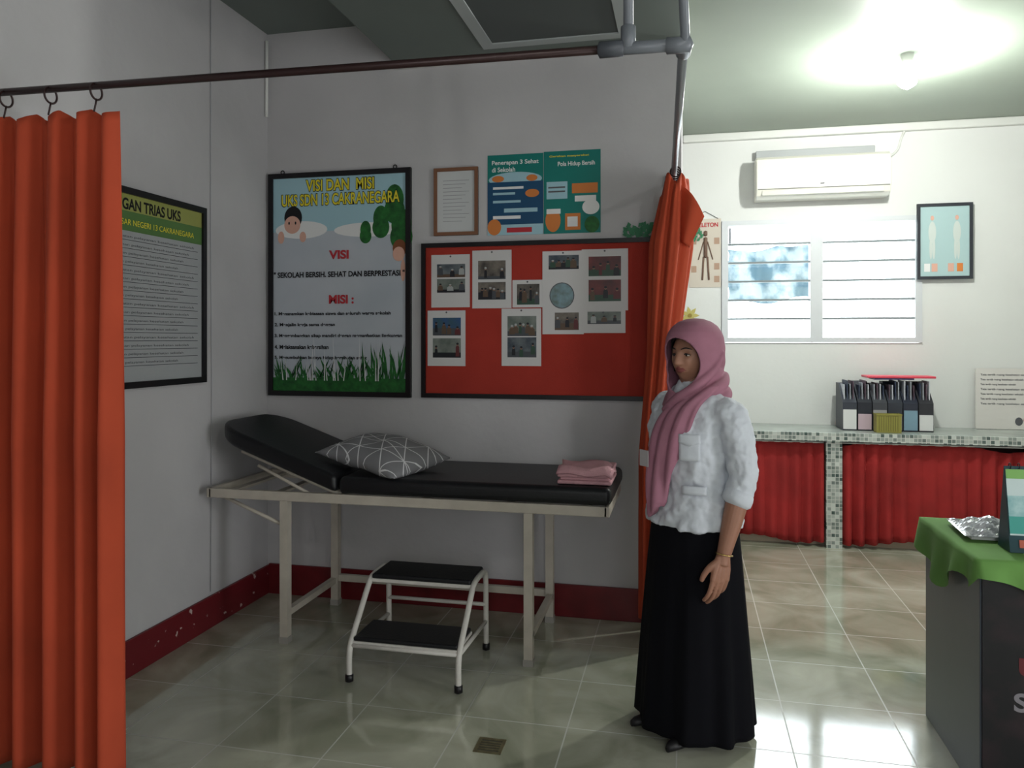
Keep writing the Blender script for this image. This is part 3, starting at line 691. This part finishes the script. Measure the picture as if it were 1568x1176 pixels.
# ---------------- step stool
ss=empty('step_stool',(-1.14,3.24,0.2))
wt=mat('white_enamel',(206,202,196),0.35,noise=0.1,nscale=20)
T=[]
for x in (-1.385,-0.905):
    T.append((catmull([(x,3.47,0.02),(x,3.465,0.2),(x,3.46,0.335),(x,3.43,0.378),(x,3.36,0.385),(x,3.26,0.378),(x,3.215,0.345),(x,3.13,0.26),(x,3.045,0.175),(x,3.02,0.12),(x,3.02,0.02)],5),0.0125))
T+= [([(-1.385,3.46,0.22),(-0.905,3.46,0.22)],0.009),([(-1.385,3.03,0.155),(-0.905,3.03,0.155)],0.009),([(-1.385,3.46,0.14),(-1.385,3.03,0.155)],0.009),([(-0.905,3.46,0.14),(-0.905,3.03,0.155)],0.009),([(-1.385,3.25,0.365),(-0.905,3.25,0.365)],0.009)]
tubes('tube_frame',T,wt,ss)
box('upper_tread',(-1.375,3.235,0.375),(-0.915,3.455,0.398),vinyl,ss,bev=0.008,seg=3)
box('upper_tread_rim',(-1.378,3.232,0.362),(-0.912,3.458,0.378),wt,ss,bev=0.003)
box('lower_tread',(-1.375,3.035,0.17),(-0.915,3.25,0.19),vinyl,ss,bev=0.008,seg=3)
box('lower_tread_rim',(-1.378,3.03,0.158),(-0.912,3.253,0.172),wt,ss,bev=0.003)
tubes('rubber_feet',[([(x,y,0.009),(x,y,0.035)],0.018) for x in (-1.385,-0.905) for y in (3.02,3.47)],black,ss)

# ---------------- floor drain
fd=empty('floor_drain',(-0.68,2.66,0))
dm=mat('drain_metal',(120,112,84),0.5,metal=0.5,noise=0.4,nscale=40)
boxes('drain_plate',[((-0.73,2.61,0.0),(-0.63,2.622,0.003)),((-0.73,2.698,0),(-0.63,2.71,0.003)),((-0.73,2.622,0),(-0.718,2.698,0.003)),((-0.642,2.622,0),(-0.63,2.698,0.003))]+[((-0.718,2.632+0.016*i,0),(-0.642,2.639+0.016*i,0.003)) for i in range(4)],dm,fd)
box('drain_hole',(-0.718,2.622,0.0),(-0.642,2.698,0.001),mat('drain_dark',(60,58,50),0.7),fd)

# ---------------- desk
dk=empty('office_desk',(1.5,2.97,0.37))
dkm=mat('desk_laminate',(74,80,90),0.35,noise=0.2,nscale=3)
X0,X1,YA,YC=0.905,2.1,2.69,3.25
box('side_panel',(X0,YA,0),(X0+0.03,YC,0.735),dkm,dk,bev=0.002)
box('side_panel_far',(X1-0.03,YA,0),(X1,YC,0.735),dkm,dk,bev=0.002)
box('modesty_panel',(X0+0.03,YA+0.01,0.03),(X1-0.03,YA+0.03,0.735),dkm,dk)
box('desk_top',(X0-0.01,YA-0.01,0.735),(X1+0.01,YC+0.01,0.757),dkm,dk)
bn=mat('banner_black',(14,13,18),0.45,rgb2=(40,26,32),nscale=9,pos=(0.3,0.5))
box('banner',(X0+0.005,YA-0.008,0.02),(X1-0.02,YA-0.001,0.70),bn,dk)
D=BW(YA-0.008)
bw_=mat('banner_ink_white',(120,116,122),0.5); brd=mat('banner_ink_red',(88,24,32),0.5)
text('banner_text_1','UNIT KESEHATAN',1.012,1.95,0.40,0.46,D,0.001,brd,dk,bold=0.03)
text('banner_text_2','SEKOLAH',0.998,1.4,0.29,0.35,D,0.001,bw_,dk,bold=0.03)
gc=empty('green_tablecloth',(1.5,2.97,0.75))
gcl=mat('green_cloth',(98,142,70),0.85,noise=0.25,nscale=5)
per=[]
e0=0.018
cs=[(X0-e0,YC+e0),(X0-e0,YA-e0),(X1+e0,YA-e0),(X1+e0,YC+e0)]
NS=[26,60,26,60]
for s in range(4):
    a_=Vector(cs[s]);b_=Vector(cs[(s+1)%4])
    for i in range(NS[s]): per.append((a_.lerp(b_,i/NS[s]),s,i/NS[s]))
cen=Vector(((X0+X1)/2,(YA+YC)/2)); rings=[]
nrm={0:Vector((-1,0)),1:Vector((0,-1)),2:Vector((1,0)),3:Vector((0,1))}
def hemz(s,t,idx):
    base=0.15+0.035*math.sin(idx*0.33)+0.02*math.sin(idx*0.9)
    if s==0: base=0.08+0.10*math.exp(-((t-0.42)/0.22)**2)+0.015*math.sin(t*14)
    if s==1: base=0.05+0.07*(1-math.cos(t*14))/2
    return base
top=[(p_.x,p_.y,0.7605) for p_,s,t in per]
mid_=[(cen.x+(p_.x-cen.x)*0.97,cen.y+(p_.y-cen.y)*0.94,0.7615) for p_,s,t in per]
rings=[mid_,top]
for j in range(1,9):
    rg=[]
    for idx,(p_,s,t) in enumerate(per):
        hz_=hemz(s,t,idx); nn=nrm[s]; o_=(0.014*math.sin(idx*0.75)+0.015)*(j/8)
        rg.append((p_.x+nn.x*o_,p_.y+nn.y*o_,0.758-hz_*j/8))
    rings.append(rg)
v,f=loftvf(rings,caps=False)
c0=len(v); v.append(Vector((cen.x,cen.y,0.7615)))
k=len(per); f+=[(i,(i+1)%k,c0) for i in range(k)]
mesh('cloth',v,f,gcl,gc,smooth=True)
pp=empty('plastic_packet',(1.05,3.02,0.77))
plm=mat('clear_plastic',(180,182,190),0.12,spec=0.9,rgb2=(100,102,110),nscale=18)
grid('crumpled_plastic',lambda u,v:(0.93+0.24*u+0.02*v,2.90+0.26*v,0.780+0.035*math.sin(math.pi*u)*math.sin(math.pi*v)+0.008*math.sin(23*u+9*v)*math.sin(17*v)*min(1,8*u*(1-u))),26,26,plm,pp,smooth=False,thick=0.002)
box('papers_inside',(0.96,2.93,0.7625),(1.15,3.13,0.774),white,pp)
dc=empty('desk_calendar',(1.13,2.80,0.76))
tm=mat('calendar_teal',(12,56,64),0.4)
def cal(name,off,z0c,z1c,m,x0c=1.025,x1c=1.24):
    def pt(x,t): 
        z=0.763+t*0.27; y=2.775+0.05*t-off
        return (x,y,z)
    return mesh(name,[pt(x0c,z0c),pt(x1c,z0c),pt(x1c,z1c),pt(x0c,z1c)],[(0,1,2,3)],m,dc,recalc=False)
pr=[(2.775,0.763),(2.875,0.763),(2.826,1.035)]
V=[(x,y,z) for x in (1.022,1.243) for y,z in pr]
mesh('calendar_stand',V,[(0,1,4,3),(1,2,5,4),(2,0,3,5),(0,2,1),(3,4,5)],tm,dc)
cal('page',0.002,0.2,0.97,mat('calendar_page',(190,206,206),0.5)); cal('green_stripe',0.003,0.86,0.97,mat('calendar_green',(120,170,90),0.5)); cal('teal_block',0.003,0.22,0.42,mat('calendar_bluegreen',(60,150,140),0.5)); cal('picture',0.0035,0.42,0.66,mat('calendar_picture',(170,200,200),0.5,rgb2=(110,160,165),nscale=25))
cal('logo',0.003,0.06,0.15,mat('calendar_logo',(180,90,70),0.5),1.05,1.10)
for i in range(8): torus(f'coil_{i}',(1.04+i*0.026,2.826,1.035),0.009,0.0015,'x',inkblk,dc)

# ---------------- WOMAN (local: x=her right, y=forward)
wo=empty('woman',(0.034,2.96,0),math.radians(131))
skin=mat('skin',(152,108,88),0.5,noise=0.08,nscale=30)
shirt=mat('white_shirt',(202,206,214),0.8,noise=0.06,nscale=12,bump=0.25,bscale=30)
pink=mat('pink_hijab',(160,108,126),0.85,noise=0.18,nscale=9)
skirtm=mat('black_skirt',(9,9,15),0.9,spec=0.15)
lip=mat('lips',(128,68,64),0.5); hairk=mat('black_cap',(18,16,18),0.8)
def ering(cx,cy,z,rx,ry,n=64,fn=None,ex=2.0):
    out=[]
    for k in range(n):
        a=2*math.pi*k/n; c_,s_=math.cos(a),math.sin(a)
        f=fn(a) if fn else 1
        out.append((cx+rx*f*math.copysign(abs(c_)**(2/ex),c_),cy+ry*f*math.copysign(abs(s_)**(2/ex),s_),z))
    return out
tors=[(0.770,.188,.158,.0),(0.80,.185,.155,.0),(0.86,.173,.143,.0),(0.93,.162,.132,.0),(0.99,.163,.134,.005),(1.05,.169,.141,.012),(1.10,.172,.142,.014),(1.15,.174,.128,.008),(1.20,.172,.104,.0),(1.235,.150,.086,-.004),(1.262,.105,.07,-.004),(1.285,.062,.058,0),(1.30,.055,.053,0)]
V=[];F=[]
v,f=loftvf([ering(0,cy,z,rx,ry,64,lambda a,z=z:1+0.012*math.sin(5*a+z*20)+0.010*math.sin(9*a-z*31),2.3) for z,rx,ry,cy in tors]); V+=v;F+=f
slv={-1:[(-.135,0,1.205),(-.180,-.008,1.17),(-.208,-.018,1.08),(-.222,-.024,.98),(-.222,-.012,.92),(-.218,.006,.885)],
      1:[(.135,0,1.205),(.178,-.012,1.17),(.20,-.03,1.08),(.205,-.05,.98),(.205,-.06,.92),(.202,-.055,.885)]}
for s in (-1,1):
    pts=catmull(slv[s],5)
    rd=[.052,.060,.057,.051,.049,.048,.049]
    v,f=tubevf(pts,rd,20,len(V)); V+=v;F+=f
sh=mesh('shirt',V,F,shirt,wo,smooth=True,local=True)
rm=sh.modifiers.new('r','REMESH'); rm.mode='VOXEL'; rm.voxel_size=0.006; rm.use_smooth_shade=True
sm=sh.modifiers.new('s','SMOOTH'); sm.iterations=4; sm.factor=0.5
ct_=bpy.data.textures.new('wrinkle','CLOUDS'); ct_.noise_scale=0.05
dp=sh.modifiers.new('d','DISPLACE'); dp.texture=ct_; dp.strength=0.026; dp.mid_level=0.5
for s in (-1,1):
    p1=Vector(slv[s][-2]);p2=Vector(slv[s][-1]); d_=(p2-p1).normalized()
    tube(f'cuff_{s+1}',[p2-d_*0.035,p2-d_*0.02,p2-d_*0.0,p2+d_*0.010],[0.049,0.053,0.053,0.045],shirt,wo,20,local=True)
def chest(u,v):
    a=math.radians(118+26*u); z=1.02+0.085*v
    return (.173*math.cos(a)*1.03,.012+.144*math.sin(a)*1.045+0.002,z)
grid('shirt_pocket',chest,8,6,shirt,wo,thick=0.004,local=True)
grid('shirt_pocket_flap',lambda u,v:(lambda q:(q[0]*1.02,q[1]*1.02,1.085+0.03*v-0.012*(1-abs(2*u-1))*(1-v)))(chest(u,0.5)),8,4,shirt,wo,thick=0.005,local=True)
grid('lower_pocket_flap',lambda u,v:(.180*math.cos(math.radians(118+30*u)),.152*math.sin(math.radians(118+30*u)),0.90+0.03*v),8,3,shirt,wo,thick=0.006,local=True)
rings=[]
for j in range(41):
    t=j/40; z=0.80-0.765*t
    rx=.165+.058*t**0.8; ry=.145+.062*t**0.8
    fa=0.004+0.05*t
    rings.append(ering(0.0,0.0,z+0.0,rx,ry,120,lambda a,t=t,fa=fa:1+fa*math.sin(9*a+1.0*math.sin(2*a)+0.8*t)+0.4*fa*math.sin(17*a+2)))
v,f=loftvf(rings,caps=True); mesh('skirt',v,f,skirtm,wo,smooth=True,local=True)
shoe=mat('black_shoe',(20,19,22),0.5)
for i,(fx,fy,rz) in enumerate(((-.085,.07,-8),(.075,.07,10))):
    rr=[]
    for j in range(15):
        t=j/14; yy=-0.10+0.25*t
        wd=0.034*(math.sin(math.pi*min(1,max(0.06,t*0.93+0.05)))**0.45); ht=0.05*(1-0.5*t) if t<0.95 else 0.018
        a_=math.radians(rz)
        ring=[]
        for k in range(16):
            an=2*math.pi*k/16; lx=wd*math.cos(an); lz=max(0.001,0.012+ht*0.5+ht*0.62*math.sin(an))
            ring.append((fx+lx*math.cos(a_)+yy*math.sin(a_),fy-lx*math.sin(a_)+yy*math.cos(a_),lz))
        rr.append(ring)
    v,f=loftvf(rr); mesh(f'shoe_{i}',v,f,shoe,wo,smooth=True,local=True)
    tube(f'leg_{i}',[(fx*0.9,0.0,0.04),(fx*0.9,0.0,0.25),(fx,0.0,0.45),(fx,0,0.75)],[0.034,0.045,0.05,0.07],skin,wo,12,local=True)
def hand(name,Wp,El,s_thumb,npalm,bendf=1.0):
    W_=Vector(Wp);E=Vector(El); d=(Vector((0,0,-1))*0.9+Vector((0,0.18,0))).normalized()
    n_=Vector(npalm); n_=(n_-d*n_.dot(d)).normalized(); s_=Vector(s_thumb); s_=(s_-d*s_.dot(d)-n_*s_.dot(n_)).normalized()
    V=[];F=[]
    def add(pts,r,sg=12):
        nonlocal V,F
        v,f=tubevf(pts,r,sg,len(V)); V+=v;F+=f
    add(catmull([E,E.lerp(W_,0.25),E.lerp(W_,0.6),E.lerp(W_,0.9),W_,W_+d*0.02],4),[.038,.039,.035,.028,.0235,.0235,.024],20)
    for off,bs,ls,cu in ((.0285,.078,(.040,.024,.020),(8,26,42)),(.0095,.082,(.044,.028,.021),(10,32,50)),(-.0095,.079,(.040,.026,.020),(14,38,58)),(-.028,.072,(.031,.020,.017),(18,44,64))):
        b_=W_+d*bs+s_*off
        add([W_+s_*off*0.5-d*0.005,W_+d*bs*0.5+s_*off*0.85,b_],[.0135,.0135,.0108])
        pts=[b_-d*0.01,b_]; p_=b_.copy()
        for l_,c__ in zip(ls,cu):
            a=math.radians(c__*bendf); fan=s_*off*1.6
            dd=(d*math.cos(a)+n_*math.sin(a)+fan).normalized(); p_=p_+dd*l_; pts.append(p_.copy())
        add(catmull(pts,3),[.0100,.0092,.0086,.0082,.0074,.0064],10)
    t0=W_+d*0.012+s_*0.016; t1=t0+(d*0.62+s_*0.62+n_*0.25)*0.042; t2=t1+(d*0.85+s_*0.35+n_*0.3)*0.031; t3=t2+(d*0.95+s_*0.08+n_*0.3)*0.025
    add(catmull([t0,t1,t2,t3],4),[.0150,.0125,.0105,.0098,.0075],12)
    o=mesh(name,V,F,skin,wo,smooth=True,local=True)
    r=o.modifiers.new('r','REMESH'); r.mode='VOXEL'; r.voxel_size=0.0022; r.use_smooth_shade=True
    q=o.modifiers.new('s','SMOOTH'); q.iterations=4; q.factor=0.5
    return W_,d
Wl,dl=hand('left_arm_and_hand',(-.208,.058,.69),(-.221,-.012,.93),(0.25,1,0),(1,-0.1,0))
hand('right_arm_and_hand',(.195,-.035,.70),(.205,-.055,.93),(-0.25,1,0),(-1,-0.1,0))
gold=mat('gold_bangle',(200,170,110),0.25,metal=0.9)
bt=torus('bangle',(0,0,0),0.029,0.0025,'z',gold,None); par(bt,wo,True); bt.location=(-.209,.053,.705); bt.rotation_euler=(math.radians(12),0,0)
# neck + head
H=Vector((0,.022,1.388))
HEADPARTS=[]
V=[];F=[];nu,nv=96,80
def g(x,s): return math.exp(-(x/s)**2)
for j in range(nv+1):
    th=math.pi*j/nv
    for i in range(nu):
        ph=2*math.pi*i/nu
        sx=math.sin(th)*math.cos(ph);sy=math.sin(th)*math.sin(ph);sz=math.cos(th)
        x=.070*sx;y=.086*sy;z=.108*sz
        low=max(0,-z/.108); x*=1-0.28*low**1.5
        if y>0:
            y*=1-0.05*low
            fr_=min(1,y/.03)
            dy=0
            nl=max(0,min(1,(0.022-z)/0.045)) if z>-0.030 else max(0,1-(-0.030-z)/0.008)
            dy+=0.021*nl*g(x,.0095+0.004*nl)*(1 if z<0.024 else 0)
            dy+=0.006*g(abs(x)-.011,.006)*g(z+.024,.007)
            dy-=0.010*g(abs(x)-.029,.015)*g(z-.008,.011)
            dy+=0.004*g(abs(x)-.028,.02)*g(z-.028,.008)
            dy+=0.005*g(abs(x)-.038,.016)*g(z+.018,.02)
            dy+=0.007*g(x,.020)*(g(z+.043,.0055)+g(z+.055,.006))
            dy-=0.002*g(x,.022)*g(z+.049,.002)
            dy+=0.008*g(x,.018)*g(z+.082,.014)
            dy+=0.004*g(abs(x)-.0,.05)*g(z+.06,.03)
            y+=dy*fr_
        V.append((H.x+x,H.y+y,H.z+z))
for j in range(nv):
    for i in range(nu):
        F.append((j*nu+i,j*nu+(i+1)%nu,(j+1)*nu+(i+1)%nu,(j+1)*nu+i))
hd=mesh('head',V,F,skin,wo,smooth=True,local=True); hd.data.materials.append(lip); HEADPARTS.append(hd)
for q in hd.data.polygons:
    c=q.center-H
    if c.y>0.05 and abs(c.x)<0.024 and abs(c.z+.049)<0.0105*(1-(abs(c.x)/.026)**2): q.material_index=1
ew=mat('eye_white',(188,180,172),0.3); ei=mat('iris_brown',(30,18,14),0.15)
def ball(name,c,rx,ry,rz,m):
    v,f=loftvf([ering(c[0],c[1],c[2]+rz*math.cos(math.pi*j/12),rx*math.sin(math.pi*j/12)+1e-5,ry*math.sin(math.pi*j/12)+1e-5,16) for j in range(13)],caps=False)
    o=mesh(name,v,f,m,wo,smooth=True,local=True); HEADPARTS.append(o); return o
for s in (-1,1):
    ball(f'eye_{s+1}',(H.x+s*.029,H.y+.0650,H.z+.005),.0118,.0108,.0048,ew)
    ball(f'iris_{s+1}',(H.x+s*.029,H.y+.0736,H.z+.0048),.0048,.003,.0044,ei)
    HEADPARTS.append(tube(f'upper_lid_{s+1}',catmull([(H.x+s*.016,H.y+.0725,H.z+.005),(H.x+s*.028,H.y+.0770,H.z+.0098),(H.x+s*.042,H.y+.0665,H.z+.005)],5),[.0015,.0024,.0015],hairk,wo,8,local=True))
    HEADPARTS.append(tube(f'brow_{s+1}',catmull([(H.x+s*.013,H.y+.0855,H.z+.026),(H.x+s*.030,H.y+.080,H.z+.031),(H.x+s*.047,H.y+.064,H.z+.026)],5),[.0016,.0026,.0012],hairk,wo,8,local=True))
tube('neck',[(0,-.005,1.22),(0,.0,1.27),(0,.01,1.33)],[.056,.05,.052],skin,wo,20,local=True)
def hijvf(rows,zc,hzz,gmax,fold=1.0,base=0):
    n=96;R_=[]
    for (z,cy,rx,ry,dz) in rows:
        t=(z-zc)/hzz; gp=gmax*math.sqrt(max(0,1-t*t))
        gp=math.radians(gp); ring=[]
        for k in range(n+1):
            a=math.pi/2+gp+(2*math.pi-2*gp)*k/n
            fr_=max(0,math.sin(a))
            amp=fold*(0.0 if z>1.44 else min(1,(1.44-z)/0.15))
            f_=1+amp*(0.022*math.sin(14*z*9+3*a)+0.020*math.sin(7*a+z*60))
            ring.append((rx*f_*math.cos(a),cy+ry*f_*math.sin(a),z-dz*(fr_**1.2)))
        R_.append(ring)
    return loftvf(R_,base=base,caps=False,closed=False)
def clean(o):
    bm=bmesh.new(); bm.from_mesh(o.data); bmesh.ops.remove_doubles(bm,verts=bm.verts,dist=0.0004); bmesh.ops.recalc_face_normals(bm,faces=bm.faces); bm.to_mesh(o.data); bm.free()
base=[(1.523,.012,.002,.002,0),(1.520,.012,.028,.032,0),(1.510,.012,.053,.062,0),(1.495,.012,.072,.084,0),(1.475,.013,.086,.099,0)]
def interp(lst,n):
    out=[]
    for i in range(len(lst)-1):
        for k in range(n):
            t=k/n; out.append(tuple(lst[i][j]*(1-t)+lst[i+1][j]*t for j in range(5)))
    out.append(lst[-1]); return out
low=[(1.455,.013,.093,.107,0),(1.42,.013,.098,.112,0),(1.38,.012,.097,.111,0),(1.34,.012,.093,.106,0),(1.305,.014,.088,.101,0),(1.28,.016,.084,.098,0),(1.262,.016,.088,.100,.010),(1.235,.012,.108,.108,.03),(1.215,.006,.135,.118,.06),(1.20,.004,.156,.132,.09),(1.18,.004,.170,.142,.12)]
V,F=hijvf(interp(base,3)+interp(low,6),1.360,0.094,52)
V=list(V);F=list(F)
path=catmull([(-.075,.06,1.262),(-.03,.135,1.20),(.0,.165,1.12),(.02,.176,1.02),(.035,.180,.93),(.045,.182,.83)],8)
NN=len(path); rings=[]
for i,c in enumerate(path):
    t=i/(NN-1); wd=0.055+0.03*math.sin(min(1,t*2)*math.pi/2)-0.058*max(0,t-0.35)/0.65; ring=[]
    for k in range(48):
        a=2*math.pi*k/48; lx=wd*math.cos(a); ly=0.013*math.sin(a)+0.008*math.sin(lx*130+t*3)
        ring.append((c.x+lx,c.y+ly-lx*lx*2.2,c.z+(-0.03*math.cos(a) if t>0.97 else 0)-(0.35*lx if t<0.5 else 0)*(1-2*t)))
    rings.append(ring)
v,f=loftvf(rings,base=len(V)); V+=v;F+=f
for pts,rr in (([(-.06,-.085,1.315),(-.104,-.01,1.285),(-.085,.075,1.245),(-.02,.125,1.19),(.05,.15,1.12)],[.010,.015,.017,.017,.014,.009]),
               ([(-.05,-.09,1.27),(-.115,-.02,1.245),(-.10,.07,1.20),(-.03,.13,1.14),(.03,.16,1.06)],[.010,.014,.017,.017,.013,.008]),
               ([(-.10,-.02,1.40),(-.098,.03,1.34),(-.07,.085,1.285),(-.01,.118,1.235),(.05,.125,1.19)],[.004,.009,.012,.012,.006])):
    v,f=tubevf(catmull(pts,8),rr,16,len(V)); V+=v;F+=f
hj=mesh('hijab',V,F,pink,wo,smooth=True,local=True); clean(hj); HEADPARTS.append(hj)
q=hj.modifiers.new('s','SOLIDIFY'); q.thickness=0.007; q.offset=1
q=hj.modifiers.new('r','REMESH'); q.mode='VOXEL'; q.voxel_size=0.0038; q.use_smooth_shade=True
q=hj.modifiers.new('sm','SMOOTH'); q.iterations=4; q.factor=0.5
capr=[(1.505,.012,.055,.066,0),(1.485,.013,.070,.082,0),(1.465,.013,.078,.092,0),(1.44,.014,.079,.093,0),(1.41,.015,.078,.090,0),(1.37,.015,.076,.088,0),(1.33,.014,.073,.080,0)]
v,f=hijvf(interp(capr,5),1.340,0.112,58,fold=0)
cp=mesh('inner_cap',v,f,hairk,wo,smooth=True,local=True); clean(cp); HEADPARTS.append(cp)
q=cp.modifiers.new('s','SOLIDIFY'); q.thickness=0.0015; q.offset=0
for o in HEADPARTS:
    o.rotation_euler=(0,0,math.radians(9)); o.location=(0,-.012,0)
box('name_tag',(.02,.200,.985),(.07,.204,1.045),mat('tag_plastic',(175,170,172),0.3),wo,bev=0.002,local=True)

# ---------------- camera
cam=bpy.data.cameras.new('camera'); cam.sensor_width=36; cam.lens=27.05; cam.shift_y=-0.0434; cam.clip_start=0.05
co=bpy.data.objects.new('camera',cam); co.location=(0,0,1.45); co.rotation_euler=(math.radians(90),0,math.radians(12.7)); C.objects.link(co)
S.camera=co
